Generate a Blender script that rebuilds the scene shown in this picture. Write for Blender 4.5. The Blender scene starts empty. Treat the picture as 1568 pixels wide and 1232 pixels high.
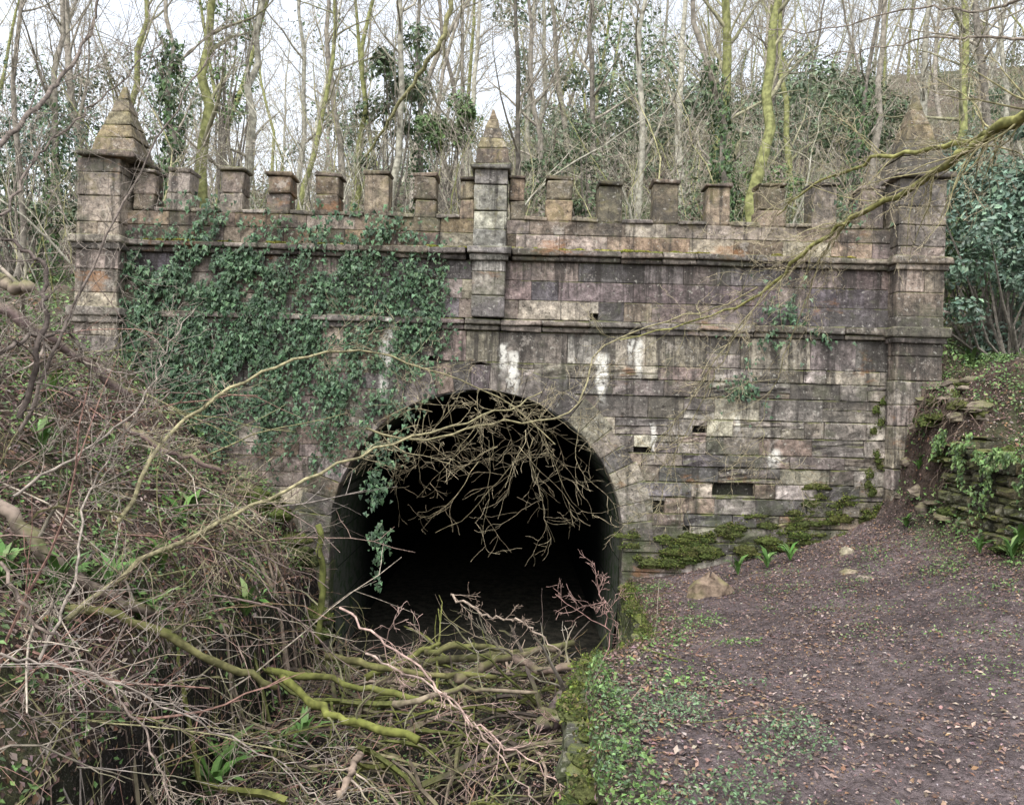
import bpy, math, numpy as np
from mathutils import Vector
SEED=7
rng=np.random.default_rng(SEED)
R=math.radians
FP=1162.0; CAMZ=2.8; CD=12.0; A=R(1.5)
def W(px,py,d):
    dx=px-784; dz=616-py
    wx=dx*math.cos(A)-dz*math.sin(A); wz=dx*math.sin(A)+dz*math.cos(A)
    return np.array([d*wx/FP, d-CD, CAMZ+d*wz/FP])
scene=bpy.context.scene
# ------------------------------------------------------------ mesh helper
class MB:
    def __init__(s): s.V=[];s.F=[];s.C=[];s.n=0
    def add(s,v,f,c):
        v=np.asarray(v,float).reshape(-1,3); f=np.asarray(f,int).reshape(-1,4)
        c=np.asarray(c,float)
        if c.ndim==1: c=np.tile(c[:3],(len(v),1))
        s.V.append(v);s.F.append(f+s.n);s.C.append(c[:,:3]);s.n+=len(v)
    def mesh(s,name,mat,smooth=False):
        v=np.concatenate(s.V);f=np.concatenate(s.F);c=np.concatenate(s.C)
        me=bpy.data.meshes.new(name)
        me.vertices.add(len(v));me.vertices.foreach_set('co',v.astype(np.float32).ravel())
        me.loops.add(f.size);me.loops.foreach_set('vertex_index',f.astype(np.int32).ravel())
        me.polygons.add(len(f));me.polygons.foreach_set('loop_start',np.arange(0,f.size,4,dtype=np.int32))
        me.update(calc_edges=True)
        a=me.color_attributes.new('Col','FLOAT_COLOR','POINT')
        a.data.foreach_set('color',np.concatenate([np.clip(c,0,1),np.ones((len(c),1))],1).astype(np.float32).ravel())
        me.polygons.foreach_set('use_smooth',np.full(len(f),smooth))
        me.materials.append(mat); me.validate(); me.update()
        return me
    def obj(s,name,mat,parent=None,smooth=False):
        o=bpy.data.objects.new(name,s.mesh(name,mat,smooth))
        scene.collection.objects.link(o)
        if parent: o.parent=parent
        return o
def empty(name):
    e=bpy.data.objects.new(name,None);scene.collection.objects.link(e);return e
# ------------------------------------------------------------ node helper
class NT:
    def __init__(s,name):
        s.m=bpy.data.materials.new(name);s.m.use_nodes=True;s.t=s.m.node_tree
        s.t.nodes.clear();s.out=s.n('ShaderNodeOutputMaterial')
        s.b=s.n('ShaderNodeBsdfPrincipled');s.t.links.new(s.b.outputs[0],s.out.inputs[0])
        s.geo=s.n('ShaderNodeNewGeometry');s.pos=s.geo.outputs['Position']
    def n(s,t): return s.t.nodes.new(t)
    def l(s,a,b): s.t.links.new(a,b)
    def set(s,i,v):
        if isinstance(v,bpy.types.NodeSocket): s.l(v,i)
        else: i.default_value=v
    def attr(s):
        a=s.n('ShaderNodeAttribute');a.attribute_name='Col';return a.outputs['Color']
    def noise(s,sc,det=4,rough=.6,scale3=None,dist=0):
        n=s.n('ShaderNodeTexNoise');n.inputs['Scale'].default_value=sc;n.inputs['Detail'].default_value=det;n.inputs['Roughness'].default_value=rough;n.inputs['Distortion'].default_value=dist
        if scale3:
            mp=s.n('ShaderNodeMapping');mp.inputs['Scale'].default_value=scale3;s.l(s.pos,mp.inputs[0]);s.l(mp.outputs[0],n.inputs['Vector'])
        else: s.l(s.pos,n.inputs['Vector'])
        return n.outputs['Fac']
    def ramp(s,v,a,b,c=0,d=1):
        m=s.n('ShaderNodeMapRange');m.interpolation_type='SMOOTHSTEP'
        s.l(v,m.inputs[0]);m.inputs[1].default_value=a;m.inputs[2].default_value=b;m.inputs[3].default_value=c;m.inputs[4].default_value=d
        return m.outputs[0]
    def math(s,op,a,b=0.0):
        m=s.n('ShaderNodeMath');m.operation=op;s.set(m.inputs[0],a);s.set(m.inputs[1],b);return m.outputs[0]
    def mix(s,f,a,b,mode='MIX'):
        m=s.n('ShaderNodeMix');m.data_type='RGBA';m.blend_type=mode
        s.set(m.inputs[0],f)
        for i,v in ((6,a),(7,b)):
            if isinstance(v,tuple): v=(v[0],v[1],v[2],1)
            s.set(m.inputs[i],v)
        return m.outputs[2]
    def scale(s,c,f):
        v=s.n('ShaderNodeVectorMath');v.operation='SCALE';s.l(c,v.inputs[0]);s.set(v.inputs[3],f);return v.outputs[0]
    def bump(s,h,st,dist=.02):
        b=s.n('ShaderNodeBump');b.inputs['Strength'].default_value=st;b.inputs['Distance'].default_value=dist
        s.l(h,b.inputs['Height']);s.l(b.outputs[0],s.b.inputs['Normal'])
    def nz(s):
        x=s.n('ShaderNodeSeparateXYZ');s.l(s.geo.outputs['Normal'],x.inputs[0]);return x.outputs[2]
    def xyz(s):
        x=s.n('ShaderNodeSeparateXYZ');s.l(s.pos,x.inputs[0]);return x.outputs
    def fin(s,col,rough=.9,spec=.2):
        s.l(col,s.b.inputs['Base Color']);s.b.inputs['Roughness'].default_value=rough
        s.b.inputs['Specular IOR Level'].default_value=spec;return s.m
def simple(name,sc=12,lo=.6,hi=1.4,rough=.85,bump=.3,moss=0,spec=.2,bd=.01,det=3):
    N=NT(name);n=N.noise(sc,det) if det else None;c=N.scale(N.attr(),N.ramp(n,.3,.7,lo,hi)) if det else N.attr()
    if moss:
        f=N.math('MULTIPLY',N.ramp(N.nz(),-.2,.7),N.ramp(N.noise(sc*.25,1),.42,.62,0,moss))
        c=N.mix(f,c,(.13,.15,.035))
    if bump: N.bump(n,bump,bd)
    return N.fin(c,rough,spec)
def stone_mat():
    N=NT('weathered_stone');c=N.scale(N.attr(),.98);X,Y,Z=N.xyz()
    fine=N.noise(11,5,.75);c=N.scale(c,N.ramp(fine,.25,.75,.45,1.55))
    blot=N.noise(3.7,5,.75,None,.6);c=N.scale(c,N.ramp(blot,.3,.7,.5,1.4))
    big=N.noise(.9,5,.7);c=N.mix(N.ramp(big,.45,.63,0,.76),c,(.07,.066,.06))
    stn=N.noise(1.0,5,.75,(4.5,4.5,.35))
    under=N.math('MAXIMUM',N.math('MULTIPLY',N.ramp(Z,2.7,3.85),N.ramp(Z,3.95,3.9)),N.math('MULTIPLY',N.ramp(Z,4.3,5.0),N.ramp(Z,5.08,5.04)))  # streaks darkened further beneath the string courses, painting in parapet shade
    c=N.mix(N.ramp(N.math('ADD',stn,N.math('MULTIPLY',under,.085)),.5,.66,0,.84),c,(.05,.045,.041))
    c=N.mix(N.ramp(N.noise(.75,5,.7,(1,1,2.2)),.59,.68,0,.6),c,(.28,.14,.065))
    c=N.mix(N.ramp(N.noise(1.7,5,.7),.54,.64,0,.4),c,(.12,.125,.08))
    lich=N.noise(17,4,.65);c=N.mix(N.ramp(lich,.6,.68,0,.55),c,(.50,.48,.42))
    c=N.mix(N.ramp(N.noise(2.3,5,.78),.59,.67,0,.5),c,(.45,.41,.36))
    c=N.mix(N.ramp(lich,.40,.33,0,.75),c,(.04,.035,.032))
    up=N.math('MULTIPLY',N.ramp(N.nz(),.3,.8),N.ramp(blot,.42,.56,0,.85))
    low=N.math('MULTIPLY',N.ramp(Z,2.3,-.2),N.ramp(N.noise(2.2,5,.7),.42,.6,0,.85))
    hi=N.math('MULTIPLY',N.ramp(Z,5.1,5.8),N.ramp(blot,.5,.66,0,.55))
    c=N.mix(hi,c,(.15,.13,.055));c=N.mix(low,c,(.07,.088,.038));c=N.mix(up,c,(.13,.145,.04))
    wob=N.math('MULTIPLY',N.math('SUBTRACT',N.noise(5,3),.5),.2);br=N.ramp(fine,.33,.53)
    tot=None
    for (px,y0,y1,w) in [(597,490,575,.13),(588,520,610,.11),(771,528,566,.09),(786,540,598,.11),(921,543,610,.12),(978,520,572,.08),(1186,690,712,.13),(966,520,550,.06),(1130,640,652,.05),(1000,650,690,.05)]:
        p=W(px,y0,12);q=W(px,y1,12)
        dx=N.math('ABSOLUTE',N.math('SUBTRACT',N.math('ADD',X,wob),float((p[0]+q[0])/2)))
        g=N.ramp(dx,w,w*.3);g=N.math('MULTIPLY',g,N.ramp(N.math('ADD',Z,wob),float(q[2]-.2),float(q[2]+.22)));g=N.math('MULTIPLY',g,N.ramp(Z,float(p[2]+.06),float(p[2]-.03)))
        tot=g if tot is None else N.math('MAXIMUM',tot,g)
    c=N.mix(N.math('MULTIPLY',N.math('MULTIPLY',tot,br),.92),c,(.76,.74,.67))
    N.bump(fine,.9,.035)
    return N.fin(c,.92,.15)
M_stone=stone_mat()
def tunnel_mat():
    N=NT('shade_painted_tunnel_stone');n=N.noise(5,4,.7);X,Y,Z=N.xyz()
    br=N.n('ShaderNodeTexBrick');mp=N.n('ShaderNodeMapping');mp.inputs['Rotation'].default_value=(R(90),0,R(90));N.l(N.pos,mp.inputs[0]);N.l(mp.outputs[0],br.inputs[0])
    br.inputs['Scale'].default_value=1;br.inputs['Brick Width'].default_value=.6;br.inputs['Row Height'].default_value=.27;br.inputs['Mortar Size'].default_value=.012
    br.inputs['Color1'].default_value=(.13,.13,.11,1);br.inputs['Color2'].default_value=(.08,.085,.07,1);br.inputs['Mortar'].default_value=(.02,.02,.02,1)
    c=N.mix(N.ramp(n,.45,.6,0,.8),br.outputs[0],(.035,.065,.025));c=N.mix(N.ramp(Y,.4,3.6,0,.98),c,(.002,.003,.003))  # colour fades to near black inward, painting in the tunnel's darkness
    N.bump(n,.6,.04);return N.fin(c,.9,.08)
def mud_mat():
    N=NT('dark_wet_mud');n=N.noise(6,5,.7);c=N.mix(N.ramp(n,.4,.6),(.012,.012,.01),(.03,.028,.022));N.bump(n,.8,.05);return N.fin(c,.9,.05)
def ground_mat():
    N=NT('ground_soil');a=N.attr();n=N.noise(9,6,.75);c=N.scale(a,N.ramp(n,.3,.72,.45,1.5))
    f2=N.noise(30,4,.75)
    c=N.mix(N.ramp(f2,.54,.64,0,.5),c,(.23,.195,.185))
    c=N.mix(N.ramp(f2,.47,.37,0,.7),c,(.04,.03,.028))
    c=N.mix(N.ramp(N.noise(14,4,.75),.57,.65,0,.6),c,(.14,.095,.065))
    c=N.scale(c,N.ramp(N.noise(1.2,4),.3,.7,.6,1.15))
    N.bump(N.math('ADD',n,f2),1,.06);return N.fin(c,.88,.2)
M_tun=tunnel_mat();M_gr=ground_mat();M_mud=mud_mat()
M_bark=simple('mossy_bark',9,.55,1.35,.9,0,.5,det=2)
M_twig=simple('twig_bark',20,.6,1.3,.8,0,det=1)
M_leaf=simple('leaf',30,.7,1.3,.55,0,0,.35,det=0)
M_dry=simple('dry_leaf',30,.7,1.3,.8,0,det=0)
M_moss=simple('moss_cushion',28,.4,1.5,.95,.9,0,.1,.04)
M_rock=simple('rock_surface',12,.55,1.4,.9,.7,.4,.2,.02)
# ------------------------------------------------------------ terrain
def sm(t): t=np.clip(t,0,1);return t*t*(3-2*t)
ER=np.array([(1.80,.2),(1.80,0),(1.72,-1.5),(1.44,-4.1),(.67,-5.4),(.46,-6.6),(.34,-8.2),(.3,-14)])
def xr(y): return np.interp(-y,-ER[:,1],ER[:,0])
def xl(y): return np.interp(-y,[0,4,8,14],[-2.86,-3.1,-2.9,-2.9])
def nz2(x,y,s=1.0):
    x=x*s;y=y*s
    return (np.sin(1.7*x+2.3*y+.5)+np.sin(-2.9*x+1.3*y+1.9+np.sin(y*1.1))+np.sin(3.7*x-3.1*y+4)*.6+np.sin(6.1*x+5.3*y+np.sin(x*3))*.35+np.sin(-9.7*x+8.3*y)*.2)/3.1
def pathz(x,y):
    t=np.clip(-y/9,0,1.3)
    return .05+.85*sm(t)+.8*np.clip((x-1.8)/3.5,0,1.3)**1.4*(1-.6*sm(t))+.35*sm((x-5)/1.6)*sm((y+2.6)/2.6)
def h(x,y):
    x=np.asarray(x,float);y=np.asarray(y,float)
    t=np.clip(-y/9,0,1)
    p=pathz(x,y)+.03*nz2(x,y,1.3)+.015*nz2(x,y,5)+.008*nz2(y,x,11)
    toe=6.2+np.where(y<-3,(-3-y)*.12,0)-.2*sm((y+1.7)/1.0)+.10*nz2(x*0,y,1.9)+.08*nz2(y*2,y,2.7)
    b=x-toe
    top=3.2-.75*sm((-1.0-y)/1.3)
    bank=(top-p)*np.interp(b,[-.25,0,.12,.3,.7],[0,.14,.58,.88,1])+np.interp(b,[.6,1.6,3,8,30,300],[0,.5*1,.8,1.9,8,40])+np.where(b>0.02,.1*nz2(x,y,2.6)+.06*nz2(x,y,7),0)
    left=np.interp(xl(y)-x,[0,.12,.65,1.85,2.95,3.95,6,30,300],[-1.3,.0,1.0,1.9,3.0,3.6,4.1,10,40])
    left=left-np.where(left>0,left*.22*t,0)+.1*nz2(x,y,1.8)*(left>-1)
    bed=-1.32+.07*nz2(x,y,2.1)
    e=xr(y)
    f=np.where(x>e+.04,np.where(x>e+.12,p+bank,bed+(p-bed)*(x-e-.04)/.08),np.where(x<xl(y),left,bed))
    ax=np.abs(x+.1)
    o=sm((ax-6.75)/1.5)
    side=np.where(x<0,3.7,3.3)
    base=5.0*(1-sm((ax-6.7)/.9))+side*sm((ax-6.7)/.9)
    k=np.interp(x,[-60,-25,0,25,60],[.40,.5,.75,1.0,1.05])
    hill=np.interp(y,[0,1.5,10,30,60,80,400],[0,.15,3.8,14.5,29,33,43])*k
    bk=base+hill+.25*nz2(x,y,.5)*sm(y/4)+np.where(ax>7,np.clip(ax-7,0,60)*.07,0)
    s=sm((y-(.15-2*o))/(.3+4*o))
    return f*(1-s)+bk*s
def hf(x,y):
    x=np.asarray(x,float);y=np.asarray(y,float)
    return h(x,np.where((np.abs(x+.1)<6.9)&(y<.55),np.minimum(y,.0),y))
def hcane(x,y):
    x=np.asarray(x,float);y=np.asarray(y,float)
    return h(x,np.where(np.abs(x+.1)<6.9,np.minimum(y,.0),y))
def axis(parts):
    r=[]
    for a,b,s in parts: r+=list(np.arange(a,b-1e-6,s))
    r.append(parts[-1][1]);return np.array(r)
gx=axis([(-300,-60,30),(-60,-20,4),(-20,-9,.6),(-9,-3.2,.12),(-3.2,0,.08),(0,2,.04),(2,5.4,.09),(5.4,7.6,.05),(7.6,9,.15),(9,20,.6),(20,60,4),(60,300,30)])
gy=np.concatenate([axis([(-300,-40,40),(-40,-14,4),(-14,-9.6,.5),(-9.6,-.02,.08)]),[.15,.45,.8],axis([(1.4,12,.5),(12,40,2),(40,100,5),(100,400,50)])])
XX,YY=np.meshgrid(gx,gy);ZZ=h(XX,YY)
near=(YY<-.1)&(YY>-9.7)&(np.abs(XX)<9);ZZ=ZZ+near*rng.normal(0,.006,ZZ.shape)+((XX<xl(YY)-.2)|(XX>6.0))*near*rng.normal(0,.03,ZZ.shape)
nx,ny=len(gx),len(gy)
idx=np.arange(nx*ny).reshape(ny,nx)
F=np.stack([idx[:-1,:-1],idx[:-1,1:],idx[1:,1:],idx[1:,:-1]],-1).reshape(-1,4)
fx=(XX[:-1,:-1]+XX[1:,1:]).ravel()/2;fy=(YY[:-1,:-1]+YY[1:,1:]).ravel()/2
F=F[~((fy>.14)&(fy<.46)&(np.abs(fx+.1)<6.5))]
def gcol(x,y):
    n=.5+.5*nz2(x,y,1.1);n2=.5+.5*nz2(x+9,y-4,.45)
    P=np.array([.18,.143,.143]);L=np.array([.11,.078,.06]);G=np.array([.07,.09,.035]);B=np.array([.022,.019,.015])
    e=xr(y);c=np.zeros(x.shape+(3,))
    onp=sm((x-e-.1)/.5)*sm((6.1-x)/.7)*sm((1.-y)/1)*sm((n*.5+x-e)/.9)
    wg=np.clip(sm((n-.4)/.3),0,1)[...,None]
    ot=L*(1-wg*.7)+G*wg*.7
    c=P*onp[...,None]+ot*(1-onp[...,None])
    bedm=((x>xl(y)-.2)&(x<e+.06)&(y<.3))[...,None]
    c=np.where(bedm,B*(1-wg*.4)+G*.5*wg*.4,c)
    hillm=sm((y-.5)/3)[...,None];w2=sm((n2-.4)/.3)[...,None]
    hc=np.array([.19,.15,.115])*(1-w2)+np.array([.10,.12,.055])*w2
    return c*(1-hillm)+hc*hillm
mb=MB();mb.add(np.stack([XX,YY,ZZ],-1).reshape(-1,3),F,gcol(XX,YY).reshape(-1,3))
mb.obj('ground',M_gr,smooth=True)
# ------------------------------------------------------------ blocks
def qblock(mb,q,f,depth,ch,col,mapf,rough=.006):
    q=np.asarray(q,float);w=max(.05,abs(q[1,0]-q[0,0]+q[2,0]-q[3,0])/2);hh=max(.04,abs(q[3,1]-q[0,1]))
    cu=min(.3,ch/w);cv=min(.3,ch/hh)
    S=[0,cu,.35,.65,1-cu,1];T=[0,cv,.5,1-cv,1]
    s,t=np.meshgrid(S,T);
    P=(1-s)[...,None]*(1-t)[...,None]*q[0]+s[...,None]*(1-t)[...,None]*q[1]+s[...,None]*t[...,None]*q[2]+(1-s)[...,None]*t[...,None]*q[3]
    edge=(s==0)|(s==1)|(t==0)|(t==1)
    yo=np.where(edge,-f+ch*.8,-f+rng.normal(0,rough,s.shape))
    P=P+np.where(edge[...,None],0,rng.normal(0,ch*.25,P.shape))
    n=s.size;id=np.arange(n).reshape(5,6)
    fs=np.stack([id[:-1,:-1],id[:-1,1:],id[1:,1:],id[1:,:-1]],-1).reshape(-1,4).tolist()
    ring=list(id[0,:])+list(id[1:,5])+list(id[4,-2::-1])+list(id[-2:0:-1,0])
    Pr=P.reshape(-1,2);y=yo.ravel()
    U=np.concatenate([Pr[:,0],Pr[ring,0]]);Zc=np.concatenate([Pr[:,1],Pr[ring,1]]);Yc=np.concatenate([y,np.full(len(ring),depth)])
    m=len(ring)
    for i in range(m):
        a,b=ring[i],ring[(i+1)%m];fs.append([a,n+i,n+(i+1)%m,b])
    cc=np.asarray(col)*rng.uniform(.8,1.2,(len(U),1))
    mb.add(mapf(U,Yc,Zc),fs,cc)
MF=lambda u,y,z:np.stack([u,y,z],-1)
_bt=None
def cbox(mb,c0,c1,b,col,jit=.006,taper=None,off=None):
    global _bt
    if _bt is None:
        V=[];Fc=[]
        g=[-2,-1,1,2]
        for ax in range(3):
            for sg in (-2,2):
                st=len(V)
                for i in g:
                    for j in g:
                        p=[0,0,0];p[ax]=sg;p[(ax+1)%3]=i;p[(ax+2)%3]=j;V.append(p)
                for i in range(3):
                    for j in range(3):
                        a=st+i*4+j;f=[a,a+4,a+5,a+1];Fc.append(f if sg>0 else f[::-1])
        _bt=(np.array(V,float),np.array(Fc))
    V,Fc=_bt;c0=np.array(c0,float);c1=np.array(c1,float);hs=(c1-c0)/2;m=(c0+c1)/2;b=min(b,hs.min()*.6)
    ext=(np.abs(V)==2);cnt=ext.sum(1)
    pull=np.where(cnt==3,.42,np.where(cnt==2,.3,0))*b
    P=np.sign(V)*(np.where(ext,hs[None]-pull[:,None],hs[None]-b))
    if taper is not None:
        tz=(P[:,2]/hs[2]+1)/2;k=1-tz*(1-taper);P[:,0]*=k;P[:,1]*=k
    P=P+m
    ph=rng.uniform(0,6,3)
    P=P+jit*np.stack([np.sin(P@np.array([23,17,31])+ph[0]),np.sin(P@np.array([19,29,13])+ph[1]),np.sin(P@np.array([27,11,21])+ph[2])],-1)
    mb.add(P,Fc,col)
PAL={'panel':[(.23,.19,.175),(.19,.17,.16),(.28,.225,.19),(.16,.145,.14),(.33,.29,.24),(.26,.185,.155),(.13,.12,.12)],
'low':[(.30,.27,.225),(.25,.22,.19),(.38,.34,.285),(.20,.175,.16),(.32,.255,.21),(.16,.148,.14),(.44,.40,.34)],
'pink':[(.38,.305,.26),(.33,.265,.225),(.42,.36,.305),(.28,.24,.21)],
'tur':[(.36,.30,.255),(.32,.28,.24),(.41,.355,.30),(.29,.24,.205)],
'pale':[(.47,.45,.40),(.40,.38,.34),(.34,.32,.29)],
'mer':[(.26,.20,.145),(.21,.17,.135),(.31,.245,.18),(.24,.205,.155)]}
def sc(reg,v=.25):
    p=PAL[reg];c=np.array(p[rng.integers(len(p))]);return c*rng.uniform(1-v,1+v)*np.array([1,rng.uniform(.95,1.03),rng.uniform(.9,1.07)])
portal=empty('tunnel_portal')
XC,ZS,RA=-.51,.67,2.31
XL,XRt=-6.85,6.70
wall=MB()
HO=[]
for (a,b,c,d) in [(599,613,464,478),(903,916,480,494),(1090,1156,739,758),(970,998,684,694),(1000,1018,766,782),(1060,1082,652,662),(1045,1056,800,812),(655,668,545,556)]:
    p=W(a,d,12);q=W(b,c,12);HO.append((p[0],q[0],p[2],q[2]))
def course(z0,z1,xa,xb,la,lb,reg,ch,fr,rough,sl=None,sr=None,depth=.16,wob=0,split=0):
    holes=sorted([hh for hh in HO if z0<(hh[2]+hh[3])/2<z1 and hh[0]>xa and hh[1]<xb])
    spans=[];cur=xa
    for hh in holes: spans.append((cur,hh[0]));cur=hh[1]
    spans.append((cur,xb))
    for hh in holes:
        for (u,v) in ((z0,hh[2]),(hh[3],z1)):
            if v-u>.03: qblock(wall,[(hh[0],u),(hh[1],u),(hh[1],v),(hh[0],v)],.01,depth,ch*.6,sc(reg if isinstance(reg,str) else reg(hh[0])),MF,rough)
    for k,(a,b) in enumerate(spans):
        x=a
        while x<b-.01:
            L=rng.uniform(la,lb)
            if b-(x+L)<la*.6: L=b-x
            x2=x+L
            q=[[x,z0],[x2,z0],[x2,z1],[x,z1]]
            fl=sl is not None and k==0 and x==a;fr_=sr is not None and k==len(spans)-1 and x2>=b-1e-6
            if fl: q[0][0]=sl[0];q[3][0]=sl[1]
            if fr_: q[1][0]=sr[0];q[2][0]=sr[1]
            g=.001+abs(rng.normal(0,wob*.5))
            q[0][0]+=g;q[3][0]+=g;q[1][0]-=g;q[2][0]-=g
            r=reg if isinstance(reg,str) else reg((x+x2)/2)
            if wob:
                for c_ in q: c_[1]+= (abs(rng.normal(0,wob)) if c_[1]<(z0+z1)/2 else -abs(rng.normal(0,wob)))
            if split and not fl and not fr_ and rng.random()<split:
                f=rng.uniform(.35,.65);m0=[q[0][0],z0+(z1-z0)*f];m1=[q[1][0],z0+(z1-z0)*(f+rng.normal(0,.04))]
                qblock(wall,[q[0],q[1],m1,m0],rng.uniform(0,fr),depth,ch,sc(r),MF,rough);qblock(wall,[m0,m1,q[2],q[3]],rng.uniform(0,fr),depth,ch,sc(r),MF,rough)
            else: qblock(wall,q,rng.uniform(0,fr),depth,ch,sc(r),MF,rough)
            x=x2
def xe(z,Rr): return math.sqrt(max(0,Rr*Rr-(z-ZS)**2)) if z>ZS else Rr
lowreg=lambda x:('pink' if (x<-2.2 and rng.random()<.6) else 'low')
zs=[-1.45]
while zs[-1]<ZS-.1: zs.append(zs[-1]+rng.uniform(.2,.34))
zs[-1]=ZS
while zs[-1]<3.92-.2: zs.append(zs[-1]+rng.uniform(.19,.36))
zs[-1]=3.92
for z0,z1 in zip(zs[:-1],zs[1:]):
    RR=RA if z1<=ZS+.001 else RA+.36
    if z0<ZS+RR:
        e0,e1=xe(z0,RR),xe(z1,RR)
        def ends(sgn): return (XC+sgn*e0,XC+sgn*e1)
        l=ends(-1);r=ends(1)
        course(z0+.001,z1-.001,XL+.5,max(l) if z1>ZS else l[0],.35,1.1,lowreg,.010,.018,.007,None,l,wob=.002,split=.12)
        course(z0+.001,z1-.001,min(r),XRt-.4,.22,1.05,lowreg,.012,.028,.010,r,None,wob=.004,split=.28)
    else: course(z0+.001,z1-.001,XL+.5,XRt-.4,.35,1.15,lowreg,.010,.018,.007,wob=.002,split=.15)
for z0,z1 in ((4.12,4.42),(4.42,4.73),(4.73,5.03)):
    course(z0+.001,z1-.001,XL+.5,XRt-.4,.35,1.2,lambda x:'panel' if x>-2.5 or rng.random()<.3 else 'pink',.008,.010,.004,wob=.0015)
for z0,z1 in ((5.21,5.46),(5.46,5.68)):
    course(z0+.001,z1-.001,XL+.5,XRt-.4,.4,.9,lambda x:'mer' if rng.random()<.6 else 'tur',.009,.01,.004,wob=.002)
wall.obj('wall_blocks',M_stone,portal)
bk=MB()
xs=np.arange(XL,XRt+.01,.09)
for a,b in zip(xs[:-1],xs[1:]):
    m=(a+b)/2-XC;zb=-1.5
    if abs(m)<RA+.2: zb=ZS+math.sqrt(max(0,(RA+.2)**2-m*m))
    bk.add([(a,.13,zb),(b,.13,zb),(b,.13,5.6),(a,.13,5.6)],[[0,1,2,3]],(.03,.027,.025))
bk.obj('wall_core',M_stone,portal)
vo=MB();nv=27
for i in range(nv):
    a0=math.pi*i/nv+.0008;a1=math.pi*(i+1)/nv-.0008;r1=RA+rng.uniform(.40,.52)
    V=[];g=.012
    ang=[a1,a1-g/2.4,(a0+a1)/2,a0+g/2.4,a0];rad=[RA,RA+g,(RA+r1)/2,r1-g,r1]
    for ri,rr in enumerate(rad):
        for ai,aa in enumerate(ang):
            ed=ri in(0,4) or ai in(0,4)
            V.append((XC+rr*math.cos(aa),-.03+(g if ed else rng.normal(0,.004)),ZS+rr*math.sin(aa)))
    fs=[[r*5+c,r*5+c+1,(r+1)*5+c+1,(r+1)*5+c] for r in range(4) for c in range(4)]
    ring=[0,1,2,3,4,9,14,19,24,23,22,21,20,15,10,5]
    for k in ring: V.append((V[k][0],.42,V[k][2]))
    for k in range(16): fs.append([ring[k],25+k,25+(k+1)%16,ring[(k+1)%16]])
    vo.add(V,fs,sc('low')*np.array([.8,.8,.8]))
for sg in (-1,1):
    for z0,z1 in zip(zs[:-1],zs[1:]):
        if z1>ZS+.001: break
        x=XC+sg*RA
        cbox(vo,(min(x,x+sg*.3),.0,z0),(max(x,x+sg*.3),.42,z1),.012,sc('low')*.7)
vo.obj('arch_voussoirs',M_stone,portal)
st=MB()
def string(z0,z1,proj,xa,xb,reg='tur'):
    x=xa
    while x<xb-.01:
        L=rng.uniform(.5,1.1)
        if xb-x-L<.3:L=xb-x
        c=sc(reg)*.78;pr=proj+rng.normal(0,.01)
        cbox(st,(x+.002,-pr,z0+(z1-z0)*.45),(x+L-.002,.12,z1+rng.normal(0,.006)),.022,c,.012)
        cbox(st,(x+.003,-pr*.55,z0),(x+L-.003,.12,z0+(z1-z0)*.45),.02,c*.85,.008)
        x+=L
string(5.03,5.205,.15,XL+.7,-.78);string(5.03,5.205,.15,-.06,XRt-.82)
string(3.92,4.11,.12,XL+.7,-.78);string(3.92,4.11,.12,-.78,XRt-.82)
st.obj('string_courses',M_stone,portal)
me_=MB()
mpx=[(202,236),(257,292),(337,372),(408,445),(483,520),(557,594),(634,668),(706,728),(781,804),(838,876),(917,954),(1001,1040),(1083,1120),(1163,1203),(1244,1284),(1318,1352)]
TZ=6.38
for a,b in mpx:
    x0=W(a,300,12)[0];x1=W(b,300,12)[0]
    reg='tur' if a<400 or a>1200 else 'mer'
    tz=TZ+rng.uniform(-.05,.04)
    zc=5.68
    cuts=[zc,zc+rng.uniform(.25,.42),tz-.06]
    if rng.random()<.5: cuts=[zc,tz-.06]
    for u,v in zip(cuts[:-1],cuts[1:]):
        cbox(me_,(x0+rng.normal(0,.01),-.0+rng.normal(0,.01),u),(x1+rng.normal(0,.01),.36,v),.03,sc(reg),.012)
    cbox(me_,(x0-.015,-.03,tz-.06),(x1+.015,.39,tz),.025,sc(reg)*.75,.014)
ed=[(W(a,300,12)[0],W(b,300,12)[0]) for a,b in mpx]
for (a0,a1),(b0,b1) in zip(ed[:-1],ed[1:]):
    if b0-a1>.15 and not(a1<-.4<b0): cbox(me_,(a1+.003,-.035,5.68),(b0-.003,.4,5.745),.015,sc('tur')*.85,.01)
x=XL+.5
while x<XRt-.5:
    cbox(me_,(x,.165,5.2),(x+.9,.4,5.675),.01,sc('mer'));x+=.902
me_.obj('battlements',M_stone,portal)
tu=MB()
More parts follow.
